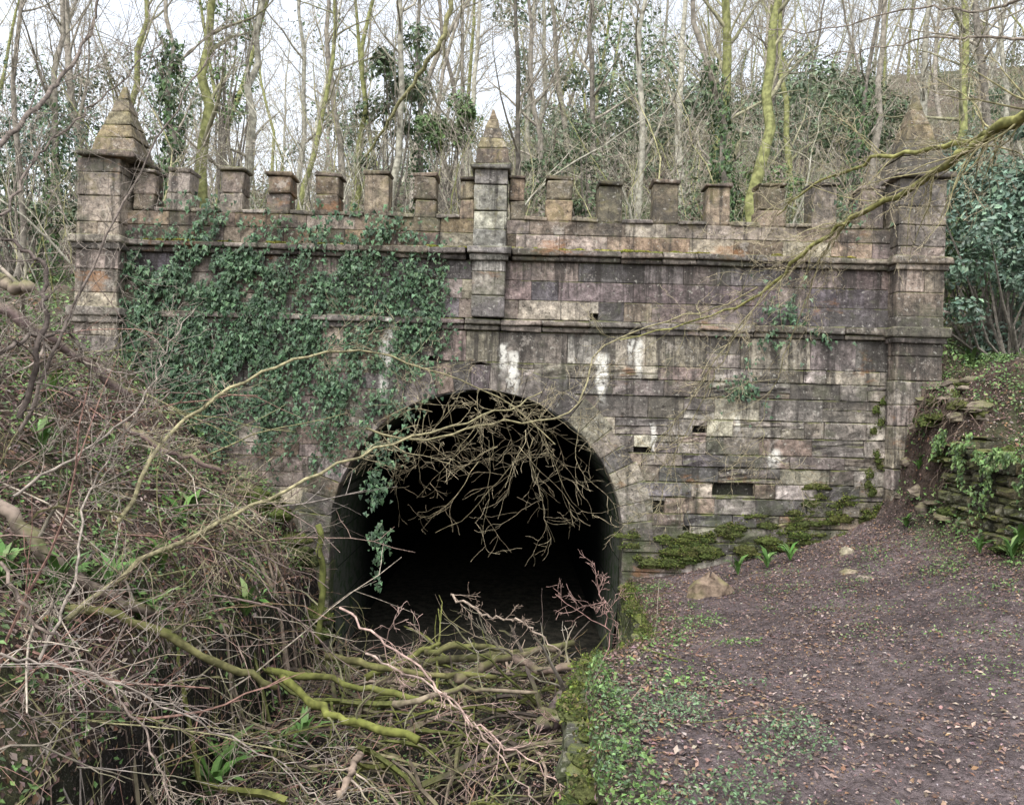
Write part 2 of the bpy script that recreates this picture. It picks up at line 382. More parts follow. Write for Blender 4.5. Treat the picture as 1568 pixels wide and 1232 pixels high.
def turret(x0,x1,y0,zb,zt,tip,reg,capo=.07,split=True,dx=0,dy=0):
    z=zb
    while z<zt-.05:
        hh=rng.uniform(.28,.42)
        if zt-z-hh<.15: hh=zt-z
        if split and rng.random()<.4:
            m=x0+(x1-x0)*rng.uniform(.35,.65)
            cbox(tu,(x0,y0,z+.001),(m-.001,.4,z+hh-.001),.018,sc(reg));cbox(tu,(m+.001,y0,z+.001),(x1,.4,z+hh-.001),.018,sc(reg))
        else: cbox(tu,(x0,y0+rng.normal(0,.006),z+.001),(x1,.4,z+hh-.001),.018,sc(reg))
        z+=hh
    for a,b,p in ((5.03,5.21,.09),(3.9,4.115,.09)):
        if zb<a: cbox(tu,(x0-p,y0-p,a+.07),(x1+p,.44,b+.004),.025,sc(reg)*.8,.009);cbox(tu,(x0-p*.5,y0-p*.5,a-.03),(x1+p*.5,.43,a+.07),.02,sc(reg)*.75)
    cx=(x0+x1)/2+dx;cy=(y0+.4)/2+dy;hw=(x1-x0)/2
    cbox(tu,(x0-capo+max(0,dx-.06),y0-capo,zt),(x1+capo+dx,.4+capo+dy,zt+.09),.03,sc(reg)*.7,.014)
    b1=hw*1.04
    cbox(tu,(cx-b1,cy-b1,zt+.09),(cx+b1,cy+b1,zt+.36),.03,sc('mer'),.016,.86)
    z=zt+.36;n=4;w0=b1*.84
    tz=tip-z
    for i in range(n):
        f0=i/n;f1=(i+1)/n;wa=w0*(1-f0*.93);wb=w0*(1-f1*.93)
        cbox(tu,(cx-wa,cy-wa,z+tz*f0),(cx+wa,cy+wa,z+tz*f1),.015,sc('mer',.1)*np.array([1,1.05,.95]),.008,wb/wa)
turret(W(135,300,12)[0]-.02,W(197,300,12)[0],-.28,2.0,6.42,7.68,'tur',.09,dx=.16,dy=.08)
turret(W(1364,300,12)[0],W(1437,300,12)[0]-.02,-.28,1.0,6.42,7.85,'tur',.09)
turret(W(727,300,12)[0],W(777,300,12)[0],-.17,4.118,6.42,7.46,'pale',.06,False)
tu.obj('turrets_with_pyramid_finials',M_stone,portal)
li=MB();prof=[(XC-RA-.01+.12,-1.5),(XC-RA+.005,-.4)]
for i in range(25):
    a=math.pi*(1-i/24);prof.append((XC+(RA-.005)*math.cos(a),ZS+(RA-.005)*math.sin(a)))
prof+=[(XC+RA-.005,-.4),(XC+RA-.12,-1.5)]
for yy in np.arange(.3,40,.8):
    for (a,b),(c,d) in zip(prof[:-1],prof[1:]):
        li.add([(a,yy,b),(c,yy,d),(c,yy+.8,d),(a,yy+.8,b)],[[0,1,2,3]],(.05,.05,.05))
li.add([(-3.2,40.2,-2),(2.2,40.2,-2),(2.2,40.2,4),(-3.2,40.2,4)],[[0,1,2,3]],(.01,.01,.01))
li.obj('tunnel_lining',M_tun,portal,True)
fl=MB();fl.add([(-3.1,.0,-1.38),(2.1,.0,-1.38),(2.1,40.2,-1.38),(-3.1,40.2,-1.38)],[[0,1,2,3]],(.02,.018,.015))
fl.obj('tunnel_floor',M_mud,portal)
# ------------------------------------------------------------ towpath retaining wall + dry stone wall
def segwall(mb,P0,P1,zb,ztf,hc,lc,reg,ch,fr,rough,depth=.25,tint=(1,1,1)):
    P0=np.array(P0);P1=np.array(P1);L=np.linalg.norm(P1-P0);d=(P1-P0)/L;n=np.array([d[1],-d[0]])
    def mp(u,y,z): return np.stack([P0[0]+d[0]*u-n[0]*y,P0[1]+d[1]*u-n[1]*y,z],-1)
    z=zb;zt=max(ztf(P0),ztf(P1),ztf((P0+P1)/2))
    while z<zt:
        hh=rng.uniform(*hc);u=0
        while u<L-.005:
            l=rng.uniform(*lc)
            if L-u-l<lc[0]*.6:l=L-u
            p=P0+d*(u+l/2);tp=ztf(p);z1=min(z+hh,tp)
            if z1-z>.03:
                j=rng.normal(0,ch*.3,8)
                q=[(u+.001+abs(j[0]),z+abs(j[1])),(u+l-.001-abs(j[2]),z+abs(j[3])),(u+l-.001-abs(j[4]),z1-abs(j[5])),(u+.001+abs(j[6]),z1-abs(j[7]))]
                qblock(mb,q,rng.uniform(0,fr),depth,ch,sc(reg)*np.array(tint),mp,rough)
            u+=l
        z+=hh
rw=MB()
for a,b in zip(ER[1:-1],ER[2:]):
    segwall(rw,a,b,-1.5,lambda p:float(pathz(p[0]+.2,p[1]))-.08,(.14,.24),(.25,.5),'low',.018,.04,.01,.2,(.5,.6,.42))
    L=math.hypot(a[0]-b[0],a[1]-b[1]);u=0
    while u<L:
        l=rng.uniform(.12,.4);t=(u+l/2)/L;x=a[0]*(1-t)+b[0]*t;y=a[1]*(1-t)+b[1]*t;u+=l
        if y<-9.5 or rng.random()<.2: continue
        zt=float(pathz(x+.2,y))-.05;cbox(rw,(x-.03+rng.normal(0,.02),y-l*.5,zt-.16),(x+.09+rng.normal(0,.04),y+l*.48,zt+rng.normal(0,.022)),.05,sc('low')*np.array([.34,.36,.28]),.022)
rw.obj('towpath_retaining_wall',M_stone)
dw=MB()
dp=[(6.16,-1.25),(6.12,-2.0),(6.12,-3.0),(6.3,-4.4),(6.6,-6.5)]
def dtop(p): return 2.35+.12*math.sin(p[1]*3)+.08*math.sin(p[1]*11)+.05*math.sin(p[1]*23)
for a,b in zip(dp[:-1],dp[1:]):
    segwall(dw,a,b,.2,dtop,(.05,.17),(.1,.4),'low',.03,.12,.02,.4,(.5,.55,.42))
    segwall(dw,(a[0]+.14,a[1]),(b[0]+.14,b[1]),.2,lambda p:dtop(p)-.04,(.5,.9),(1,2),'low',.02,.01,.01,.2,(.2,.2,.15))
dw.obj('dry_stone_wall',M_stone)
# ------------------------------------------------------------ scatter + tubes
def scatter(mb,tv,tf,pos,nrm,scale,col,down=None):
    pos=np.asarray(pos);N=len(pos)
    if N==0:return
    nrm=nrm/np.linalg.norm(nrm,axis=1,keepdims=True)
    ref=rng.normal(size=(N,3)) if down is None else down+rng.normal(0,.35,(N,3))
    b=ref-(ref*nrm).sum(1,keepdims=True)*nrm;b/=np.linalg.norm(b,axis=1,keepdims=True)+1e-9
    t=np.cross(b,nrm)
    tv=np.asarray(tv,float);s=np.asarray(scale).reshape(-1,1,1)
    V=pos[:,None]+s*(tv[None,:,0:1]*t[:,None]+tv[None,:,1:2]*b[:,None]+tv[None,:,2:3]*nrm[:,None])
    tf=np.asarray(tf);F=tf[None]+np.arange(N)[:,None,None]*len(tv)
    C=np.repeat(col[:,None],len(tv),1).reshape(-1,3)
    mb.add(V.reshape(-1,3),F.reshape(-1,4),C)
IVY=([(0,0,0),(.42,-.05,.06),(.26,.45,.1),(0,1,-.08),(-.26,.45,.1),(-.42,-.05,.06)],[[0,1,2,3],[0,3,4,5]])
OVAL=([(0,0,0),(.28,.45,.1),(0,1,-.05),(-.28,.45,.1)],[[0,1,2,3]])
STRAP=([(-.05,0,0),(.05,0,0),(.085,.35,.25),(-.085,.35,.25),(.08,.75,.32),(-.08,.75,.32),(.01,1.05,.15),(-.01,1.05,.15)],[[0,1,2,3],[3,2,4,5],[5,4,6,7]])
def jcol(base,N,v=.25,hue=.1):
    base=np.asarray(base,float)
    if base.ndim==2: base=base[rng.integers(len(base),size=N)]
    return np.clip(base*rng.uniform(1-v,1+v,(N,1))*rng.uniform(1-hue,1+hue,(N,3)),0,1)
def tube(mb,P,r,sides,col):
    P=np.asarray(P,float);n=len(P);r=np.broadcast_to(r,(n,))
    T=np.gradient(P,axis=0);T/=np.linalg.norm(T,axis=1,keepdims=True)+1e-9
    ref=np.array([.31,.17,.93]) if abs(T[0,2])<.8 else np.array([.9,.3,.1])
    B=np.cross(T,ref);B/=np.linalg.norm(B,axis=1,keepdims=True)+1e-9;N2=np.cross(T,B)
    a=np.arange(sides)*2*math.pi/sides
    V=P[:,None]+r[:,None,None]*(np.cos(a)[None,:,None]*B[:,None]+np.sin(a)[None,:,None]*N2[:,None])
    id=np.arange(n*sides).reshape(n,sides);nx_=np.roll(id,-1,1)
    F=np.stack([id[:-1],nx_[:-1],nx_[1:],id[1:]],-1).reshape(-1,4)
    c=np.asarray(col)
    if c.ndim==2: c=np.repeat(c,sides,0)
    mb.add(V.reshape(-1,3),F,c)
def wander(p,d,L,n,wob,up=0):
    P=[np.array(p,float)];d=np.array(d,float);d/=np.linalg.norm(d)
    for i in range(n):
        d=d+rng.normal(0,wob,3)+np.array([0,0,up]);d/=np.linalg.norm(d);P.append(P[-1]+d*L/n)
    return np.array(P),d
SEG=(10,6,4,3)
def grow(mb,p,d,L,r,lv,mx,col,tcol,nch=(14,6,4),wob=.12,up=.05,start=.3,minr=.003,sides=(7,5,3,3),lr=.45,path=None,seg=None):
    sg=seg or SEG
    n=sg[min(lv,3)]
    P=wander(p,d,L,n,wob*(1,.9,1,1.2)[min(lv,3)],up)[0] if path is None else np.asarray(path)
    n=len(P)-1
    rr=np.maximum(minr,r*(1-np.linspace(0,1,n+1)**.9*.82))
    f=min(1,lv/2.0);c=np.asarray(col)*(1-f)+np.asarray(tcol)*f
    tube(mb,P,rr,sides[min(lv,3)],c*rng.uniform(.75,1.25))
    if lv<mx:
        for k in range(nch[lv]):
            t=rng.uniform(start if lv==0 else .15,1)**(.8);i=min(n-1,int(t*n));fr=t*n-i
            q=P[i]*(1-fr)+P[i+1]*fr;tan=P[i+1]-P[i];tan/=np.linalg.norm(tan)
            s=rng.normal(size=3);s-=s@tan*tan;s/=np.linalg.norm(s)
            ang=rng.uniform(.4,1.1);dd=tan*math.cos(ang)+s*math.sin(ang)
            rc=max(minr,r*(1-t*.8)*rng.uniform(.25,.6))
            grow(mb,q,dd,L*lr*rng.uniform(.5,1.1)*(1-.45*t if lv==0 else 1),rc,lv+1,mx,col,tcol,nch,wob,up,start,minr,sides,lr,None,seg)
    return P,rr
IVC=((.07,.12,.045),(.09,.155,.055),(.05,.085,.04))
def ivy_trunk(mb,P,rr,z0,z1,n,spread,size=.09,cols=IVC):
    L=np.linspace(0,1,len(P));zz=P[:,2];t=rng.uniform(0,1,n*3)
    pz=np.interp(t,L,zz);ok=(pz>z0)&(pz<z1);t=t[ok][:n]
    q=np.stack([np.interp(t,L,P[:,i]) for i in range(3)],-1)
    a=rng.uniform(0,6.28,len(t));sp=(.25+.75*np.abs(np.sin(t*31+a)))*spread*rng.uniform(.4,1,len(t))+np.interp(t,L,rr)
    nn=np.stack([np.cos(a),np.sin(a),rng.uniform(-.2,.6,len(t))],-1)
    q=q+nn*sp[:,None]*np.array([1,1,.4])
    scatter(mb,*IVY,q,nn+rng.normal(0,.3,nn.shape),rng.uniform(.6,1.3,len(t))*size,jcol(cols,len(t)),np.array([0,0,-1.]))
MOSS=np.array((.23,.24,.10));GREY=np.array((.25,.225,.19));PALE=np.array((.38,.365,.30));TW=np.array((.39,.35,.29))
TR=[(290,300,335,15,20,MOSS,0),(372,300,392,16,15,PALE,0),(262,330,262,14.5,11,GREY,1),(455,300,495,17,9,MOSS,0),(520,300,512,18,12,GREY,0),(540,300,560,19,10,MOSS,0),
(590,300,610,17,12,PALE,0),(652,300,640,20,9,GREY,1),(800,330,795,15,10,GREY*.5,0),(830,300,815,21,11,GREY,0),(980,320,975,16,12,PALE,0),(1098,330,1090,17,20,MOSS,0),(1122,330,1088,15.5,12,GREY,1),
(1150,340,1195,15,20,MOSS,0),(1240,320,1225,21,12,MOSS,0),(905,300,925,23,11,GREY,0),(1330,300,1345,20,12,GREY,0),(1475,350,1470,17,16,MOSS,0),(1540,350,1500,22,14,GREY,0),
(75,350,70,19,12,GREY,1),(20,350,45,17,10,GREY,0),(185,330,215,20,13,MOSS,0),(715,330,725,24,10,PALE,0),(1040,330,1050,25,12,PALE,0),(130,340,110,23,14,GREY,0),(1400,330,1420,22,14,PALE,0),(1280,330,1300,18,9,GREY,1)]
for (a,pyb,b,d,w,col,iv) in TR:
    mbt=MB();top=W(b,0,d);bx=W(a,pyb,d);x0,y0=bx[0],bx[1]
    z0=float(h(x0,y0))-.2;base=np.array([x0,y0,z0])
    dirv=(top-np.array([x0,y0,bx[2]]));Lh=(top[2]-z0)/1.0*rng.uniform(1.5,1.9);dirv/=dirv[2]
    n=14;t=np.linspace(0,1,n+1);P=base+dirv*(t*Lh)[:,None]*np.array([1,.4,1])
    P[:,0]+=np.cumsum(rng.normal(0,.08,n+1))*.9;P[:,1]+=np.cumsum(rng.normal(0,.08,n+1));P[0]=base
    r=w*d/FP/2*1.1
    P,rr=grow(mbt,base,(0,0,1),Lh*.62,r,0,3,col,TW,(15,6,4),.14,.04,.1,.004,(8,5,3,3),.42,path=P)
    nm='ivy_clad_tree' if iv else 'bare_tree'
    e=empty(nm);mbt.obj('trunk_and_branches',M_bark,e,True)
    if iv:
        ml=MB();ivy_trunk(ml,P,rr,z0,z0+rng.uniform(4,7),1300,.26*d/16,.09);ml.obj('ivy_leaves',M_leaf,e)
wood=empty('distant_woodland')
vars_=[]
for i in range(6):
    m=MB();cc=[GREY,PALE,MOSS][i%3]
    grow(m,(0,0,0),(rng.normal(0,.1),rng.normal(0,.1),1),14,.12,0,3,cc,TW*1.1,(16,5,3),.09,.03,.15,.009,(6,3,3,3),.35)  # lightened twig colour stands in for distance haze
    vars_.append(m.mesh('distant_tree',M_bark,True))
ivm=[]
for i in range(2):
    m=MB();P=wander((0,0,0),(0,0,1),7,10,.09)[0];ivy_trunk(m,P,np.full(11,.12),0,9,1300,.5,.15,((.11,.16,.085),(.13,.19,.10),(.09,.13,.075)));ivm.append(m.mesh('ivy_column',M_leaf))
def inst(me,x,y,s,parent,name,rz=None,dz=0,sz=None):
    o=bpy.data.objects.new(name,me);o.location=(x,y,float(h(x,y))-.1+dz);o.rotation_euler=(rng.normal(0,.07),rng.normal(0,.07),rng.uniform(0,6.28) if rz is None else rz)
    o.scale=(s,s,sz or s);o.parent=parent;scene.collection.objects.link(o)
for i in range(160):
    y=10+58*rng.random()**.9;half=(y+12)*.76;x=rng.uniform(-half,half)
    if x<0 and rng.random()<.2: continue
    inst(vars_[rng.integers(6)],x,y,rng.uniform(.65,1.2),wood,'tree')
    if rng.random()<.09: inst(ivm[rng.integers(2)],x,y,rng.uniform(.5,1.0),wood,'ivy')
for i in range(26):
    y=rng.uniform(45,80);x=rng.uniform(12,(y+12)*.72);inst(vars_[rng.integers(6)],x,y,rng.uniform(.6,1.0),wood,'tree')
under=empty('woodland_undergrowth')
sv=[]
for i in range(6):
    m=MB()
    for k in range(4):
        c=[MOSS*1.2,PALE,GREY*1.2,np.array((.38,.36,.20)),PALE,TW][(i+k)%6]
        grow(m,(rng.normal(0,.35),rng.normal(0,.35),0),(rng.normal(0,.35),rng.normal(0,.25),1),rng.uniform(2.2,4.8),rng.uniform(.012,.03),0,2,c,TW*1.15,(10,4,3),.16,.03,.1,.0035,(4,3,3,3),.35)
    sv.append(m.mesh('sapling_clump',M_bark,True))
for i in range(230):
    y=1.2+34*rng.random()**1.2;half=(y+12)*.72;x=rng.uniform(-half,half)
    inst(sv[rng.integers(6)],x,y,rng.uniform(.6,1.25),under,'sapling')
shv=[]
for i in range(4):
    m=MB();n=900;nb=9;cen=rng.normal(0,1,(nb,3))*np.array([.9,.9,.4])+np.array([0,0,.7]);k=rng.integers(nb,size=n)
    v=rng.normal(size=(n,3));v/=np.linalg.norm(v,axis=1,keepdims=True);q=cen[k]+v*rng.uniform(.2,.75,(n,1));q[:,2]=np.abs(q[:,2])
    cc=[((.12,.16,.085),(.16,.20,.11)),((.22,.19,.14),(.18,.155,.115)),((.17,.21,.13),(.21,.24,.16)),((.14,.17,.08),(.22,.22,.12))][i]
    scatter(m,*OVAL,q,v+rng.normal(0,.5,(n,3)),rng.uniform(.07,.17,n),jcol(cc,n,.35));shv.append(m.mesh('hill_shrub',M_leaf))
for i in range(150):
    y=3+68*rng.random()**.8;half=(y+12)*.75;x=rng.uniform(-half*.7,half)
    inst(shv[rng.integers(4)],x,y,rng.uniform(.5,1.4)*(.6+y/60),under,'shrub')
def bush(name,px,py,d,rx,rz,n,cols,size=.1,tmpl=OVAL):
    c=W(px,py,d);e=empty(name);m=MB();st_=MB()
    nb=16;cen=c+rng.normal(0,1,(nb,3))*np.array([rx,rx*.7,rz])*.5;rad=rng.uniform(.22,.5,nb)*min(rx,rz)
    k=rng.integers(nb,size=n);v=rng.normal(size=(n,3));v/=np.linalg.norm(v,axis=1,keepdims=True)
    q=cen[k]+v*(rad[k]*rng.uniform(.45,1.2,n)**.7)[:,None]*np.array([1.2,1.1,.8])
    scatter(m,*tmpl,q,v+np.array([0,-.2,.5])+rng.normal(0,.4,(n,3)),rng.uniform(.6,1.3,n)*size,jcol(cols,n,.35))
    m.obj('leaves',M_leaf,e)
    g=np.array([c[0],c[1],float(h(c[0],c[1]))-.1])
    for j in range(nb):
        a=g+rng.normal(0,.15,3)*np.array([1,1,0]);mid=(a+cen[j])/2+rng.normal(0,.15,3)
        tube(st_,[a,mid,cen[j]],[.03,.022,.01],5,GREY*.7)
    st_.obj('stems',M_twig,e)
DG=((.09,.13,.065),(.12,.17,.09),(.07,.10,.05));BG=((.13,.20,.145),(.18,.26,.19),(.09,.14,.095));LG=((.12,.20,.07),(.16,.25,.10),(.09,.15,.055));HG=((.18,.24,.15),(.22,.28,.18),(.14,.19,.11))
bush('evergreen_bush',1535,320,14,1.4,1.6,6500,BG,.12);bush('evergreen_bush',1560,410,13,1.0,.9,3000,BG,.11)
bush('evergreen_bush',1480,300,17,1.2,1.5,3500,BG,.13);bush('evergreen_bush',1510,400,15,1.0,1.0,2600,LG,.12)
bush('evergreen_bush',60,230,21,2.2,2.2,4200,BG,.13);bush('evergreen_bush',120,200,24,1.8,2.4,2400,DG,.13);bush('evergreen_bush',20,310,19,1.4,1.0,3000,DG,.12)
bush('laurel_bush',700,195,17,.8,.5,2200,LG,.12);bush('ivy_bush',600,160,19,.8,1.4,1800,DG,.11,IVY)
bush('evergreen_bush',930,110,30,3.4,3.0,4500,HG,.2);bush('evergreen_bush',1320,190,22,1.5,1.6,3000,DG,.13)
bush('evergreen_bush',1020,180,28,2.6,2.2,3000,HG,.2);bush('evergreen_bush',560,200,28,2.2,2.4,1800,HG,.16);bush('evergreen_bush',1220,160,27,2.6,2,3000,HG,.18)
bush('evergreen_bush',250,160,26,1.6,2.4,1600,HG,.15);bush('holly_bush',350,90,18,.8,1.6,1200,LG,.10);bush('holly_bush',900,260,17,1.4,.7,2000,DG,.1);bush('holly_bush',1200,270,19,1.6,.8,2200,LG,.1)
# ------------------------------------------------------------ ivy on wall
iv=MB()
IC=((.05,.095,.045),(.07,.13,.065),(.04,.07,.04),(.11,.18,.10))
reg=[(300,350,60,45,600),(330,420,110,60,2200),(225,440,55,60,1000),(200,520,45,60,1000),(270,490,80,70,1400),(350,560,55,90,1300),(360,430,60,50,800),(420,380,130,35,800),(480,470,110,40,900),(430,520,110,40,800),(560,400,90,60,600),(620,480,50,60,400),(600,370,40,35,400),(500,340,80,25,300),(640,540,40,60,350),(600,640,30,60,420),(570,690,25,60,420),(580,800,14,75,380),(440,640,70,60,400),(1200,470,35,40,200),(1140,590,30,40,200),(1215,515,60,14,220),(1310,330,50,25,80),(250,590,50,50,600),(190,470,30,80,600),(660,470,30,70,220),(520,600,60,80,300),(300,640,60,50,300)]
def ivl(px,py,sc_=.08,off=.07):
    n=len(px)
    p=np.array([W(u,v,12-.04-abs(rng.normal(0,off))) for u,v in zip(px,py)])
    nn=np.stack([rng.normal(0,.4,n),np.full(n,-1.),rng.normal(.35,.4,n)],-1)
    scatter(iv,*IVY,p,nn,rng.uniform(.4,1.15,n)*sc_,jcol(IC,n,.35),np.array([0,0,-1.]))
for (cx,cy,sx,sy,n) in reg:
    a=rng.normal(0,.6,(n,2));px=cx+a[:,0]*sx;py=cy+a[:,1]*sy
    g=np.sin(px*.07+py*.05)+np.sin(px*.031-py*.09+1)+.9*np.sin(px*.19+py*.13)+rng.normal(0,.45,n)>-.3
    ivl(px[g],py[g])
# trailing strands
for k in range(190):
    u=rng.uniform(180,680);v=rng.uniform(350,560)+(0 if u>520 else 40);Ls=rng.uniform(40,170)
    t=np.linspace(0,1,9);sx=u+rng.normal(0,5)+14*np.sin(k+t*4);sy=v+t*Ls
    dd=((sx-729)**2+(sy-821)**2)**.5
    if dd.min()<238: continue
    tube(iv,[W(a,b,11.96) for a,b in zip(sx,sy)],[.004]*9,3,(.2,.16,.12))
    m=int(Ls*.55);tt=rng.uniform(0,1,m);ivl(np.interp(tt,t,sx)+rng.normal(0,4,m),np.interp(tt,t,sy),.072,.05)
iv.obj('ivy_on_wall',M_leaf,None)
# ------------------------------------------------------------ moss
ms=MB()
def lump(mb,c,s,col):
    nu,nvv=16,10;u=np.linspace(0,2*math.pi,nu+1)[:-1];v=np.linspace(-.5,math.pi/2-.02,nvv)
    U,V=np.meshgrid(u,v);ph=rng.uniform(0,9,4)
    rr=1+.16*np.sin(3*U+ph[0])*np.cos(V)+.12*np.sin(5*U+4*V+ph[1])+.1*np.sin(7*V+2*U+ph[2])+rng.normal(0,.05,U.shape)
    P=np.stack([rr*np.cos(U)*np.cos(V)*s[0],rr*np.sin(U)*np.cos(V)*s[1],rr*np.sin(V)*s[2]],-1)+np.array(c)
    id=np.arange(nu*nvv).reshape(nvv,nu);n2=np.roll(id,-1,1)
    F=np.stack([id[:-1],n2[:-1],n2[1:],id[1:]],-1).reshape(-1,4);mb.add(P.reshape(-1,3),F,jcol(col,1,.25)[0])
    return P.reshape(-1,3)
tips=[]
MC=(.07,.085,.028)
for k in range(230):
    px=rng.uniform(950,1345);topy=np.interp(px,[950,1060,1110,1180,1250,1310,1345],[800,822,808,768,738,765,790]);by=np.interp(px,[950,1290,1345],[878,830,812])
    py=by+(topy-by)*rng.random();w=rng.uniform(.035,.12)
    if math.sin(px*.045+py*.05)+math.sin(px*.11-py*.08)*.8<-.2: continue
    p=W(px,py,11.98);p[2]=max(p[2],float(h(p[0],-.2))-.03);f=(by-py)/100
    p[1]=.0-rng.uniform(0,.1)*max(0,1-f*2)
    tips.append(lump(ms,p,(w*1.8,.02+w*.3,w*rng.uniform(.4,.8)),MC))
for (px,py,w) in [(1345,700,.08),(1350,620,.08),(1360,760,.12),(1340,740,.1)]:
    for k in range(4):
        p=W(px+rng.normal(0,12),py+rng.normal(0,16),11.99);tips.append(lump(ms,p,(w*.7,.04,w*.9),MC))
for (px,py) in [(420,760),(450,770),(480,800),(400,740),(440,870),(480,900),(500,940),(520,990),(460,700),(380,720)]:
    p=W(px,py,11.5);p[2]=float(hf(p[0],p[1]));tips.append(lump(ms,p,(.3,.25,.14),MC))
for k in range(60):
    x=rng.choice([rng.uniform(-6.2,6),rng.uniform(-1.5,3.2)]);lump(ms,(x,-.07,5.205),(rng.uniform(.05,.2),.06,rng.uniform(.012,.04)),(.17,.17,.035))
for k in range(46):
    y=rng.uniform(-8.5,-.3);x=float(xr(y))+rng.uniform(-.03,.16);tips.append(lump(ms,(x,y,float(pathz(x+.2,y))-.06),(rng.uniform(.05,.11),rng.uniform(.08,.17),rng.uniform(.03,.055)),MC))
for k in range(46):
    y=rng.uniform(-5,-.35);x=6.1+rng.uniform(-.05,.7);z=float(hf(x,y));tips.append(lump(ms,(x,y,z-.02),(rng.uniform(.06,.2),rng.uniform(.06,.2),rng.uniform(.04,.1)),MC))
T=np.concatenate(tips);n=34000;T=T[rng.integers(len(T),size=n)]+rng.normal(0,.022,(n,3))
scatter(ms,*OVAL,T,rng.normal(0,.6,(n,3))+np.array([0,-.6,.8]),rng.uniform(.015,.042,n),jcol(((.095,.12,.03),(.14,.165,.04),(.05,.07,.02),(.10,.09,.045)),n,.35))
ms.obj('moss',M_moss,None,True)
def rock(px,py,d,s,col,pos=None):
    m=MB();p=W(px,py,d) if pos is None else np.array(pos,float)
    if pos is None:p[2]=float(hf(p[0],p[1]))-s[2]*.15
    nu,nvv=10,7;u=np.linspace(0,2*math.pi,nu+1)[:-1];v=np.linspace(-.9,math.pi/2-.05,nvv);U,V=np.meshgrid(u,v)
    rr=1+rng.normal(0,.13,U.shape)
    P=np.stack([rr*np.cos(U)*np.cos(V)*s[0],rr*np.sin(U)*np.cos(V)*s[1],rr*np.sin(V)*s[2]],-1)+p
    id=np.arange(nu*nvv).reshape(nvv,nu);n2=np.roll(id,-1,1)
    m.add(P.reshape(-1,3),np.stack([id[:-1],n2[:-1],n2[1:],id[1:]],-1).reshape(-1,4),col);m.obj('rock',M_rock)
rock(1088,893,10.3,(.32,.22,.30),(.2,.15,.11));rock(1296,832,11,(.11,.1,.11),(.36,.32,.24));rock(1300,862,10,(.12,.1,.06),(.26,.21,.16));rock(1325,870,9.6,(.13,.1,.05),(.22,.18,.15));rock(735,1005,11.3,(.14,.1,.16),(.42,.33,.24))
for k in range(24):
    y=rng.uniform(-1.5,-.35);x=rng.uniform(5.95,6.8);rock(0,0,0,(rng.uniform(.06,.2),rng.uniform(.06,.15),rng.uniform(.04,.11)),np.array((.2,.165,.13))*rng.uniform(.5,1.1),(x,y,float(hf(x,y))-.02))
for k in range(9): rock(rng.uniform(600,930),1000,rng.uniform(10.9,11.8),(rng.uniform(.1,.2),.12,rng.uniform(.06,.12)),(.08,.07,.055))
# ------------------------------------------------------------ litter & herbs
def gpos(n,x0,x1,y0,y1,lift=.01):
    x=rng.uniform(x0,x1,n);y=rng.uniform(y0,y1,n);return np.stack([x,y,hf(x,y)+lift],-1)
def gn(p,e=.08):
    dx=(h(p[:,0]+e,p[:,1])-h(p[:,0]-e,p[:,1]))/(2*e);dy=(h(p[:,0],p[:,1]+e)-h(p[:,0],p[:,1]-e))/(2*e)
    n=np.stack([-dx,-dy,np.ones(len(p))],-1);return n/np.linalg.norm(n,axis=1,keepdims=True)
ll=MB();LC=((.20,.135,.10),(.27,.19,.15),(.11,.075,.06),(.35,.28,.24),(.21,.145,.14),(.15,.10,.09),(.23,.14,.08))
def lit(n,x0,x1,y0,y1,s=.05,cols=LC,dens=None,lift=.012):
    p=gpos(n,x0,x1,y0,y1,lift)
    if dens is not None: p=p[rng.random(len(p))<dens(p)]
    m=len(p);scatter(ll,*OVAL,p,gn(p)+rng.normal(0,.28,(m,3)),rng.uniform(.5,1.3,m)*s,jcol(cols,m,.3))
edged=lambda p:np.clip(.22+.5*(nz2(p[:,0],p[:,1],.9)+rng.normal(0,.2,len(p))>.1)+.8*(np.abs(p[:,0]-xr(p[:,1]))<.7)+.5*(p[:,0]>5.0)+.5*(p[:,1]>-1.5),0,1)
lit(44000,.2,7,-9.6,0,.038,LC,edged);lit(56000,.2,7,-9.6,0,.017,LC+((.07,.05,.05),(.27,.24,.235)),None,.008)
lit(9000,6,10,-7,6,.06);lit(24000,-9,-2.8,-8.5,.0,.07);lit(7000,-3,1.8,-8,.0,.05)
lit(9000,-14,14,.6,14,.09);lit(1500,-10,-6.8,-1,8,.08)
ll.obj('leaf_litter',M_dry)
hb=MB()
def herbs(n,x0,x1,y0,y1,s,cols,dens=None,lift=.05,t=OVAL):
    p=gpos(n,x0,x1,y0,y1,lift);p[:,2]+=rng.uniform(0,lift,n)
    if dens is not None: p=p[rng.random(len(p))<dens(p)]
    m=len(p);scatter(hb,*t,p,gn(p)*.7+rng.normal(0,.4,(m,3)),rng.uniform(.5,1.3,m)*s,jcol(cols,m,.3))
GC=((.08,.14,.04),(.12,.20,.06),(.17,.26,.09),(.06,.10,.04))
cl=lambda k,th:(lambda p:(nz2(p[:,0]+k,p[:,1]-k,2.0)+rng.normal(0,.2,len(p))>th)*1.0)
herbs(22000,5.9,9.5,-7,1,.05,GC,cl(3,-.1),.07);herbs(9000,6.8,13,0,9,.09,GC,cl(5,-.3),.1);herbs(5000,5,6.1,-7,-1,.035,GC,cl(3,.05),.03)
herbs(28000,-9,-2.9,-8.5,.0,.065,GC,cl(8,-.1),.12);herbs(9000,.45,1.9,-9.4,-6.4,.027,((.10,.16,.08),(.15,.22,.12),(.08,.13,.06)),cl(1,.05),.05)
herbs(2500,.45,.8,-9.4,-5.4,.035,GC,None,.05)
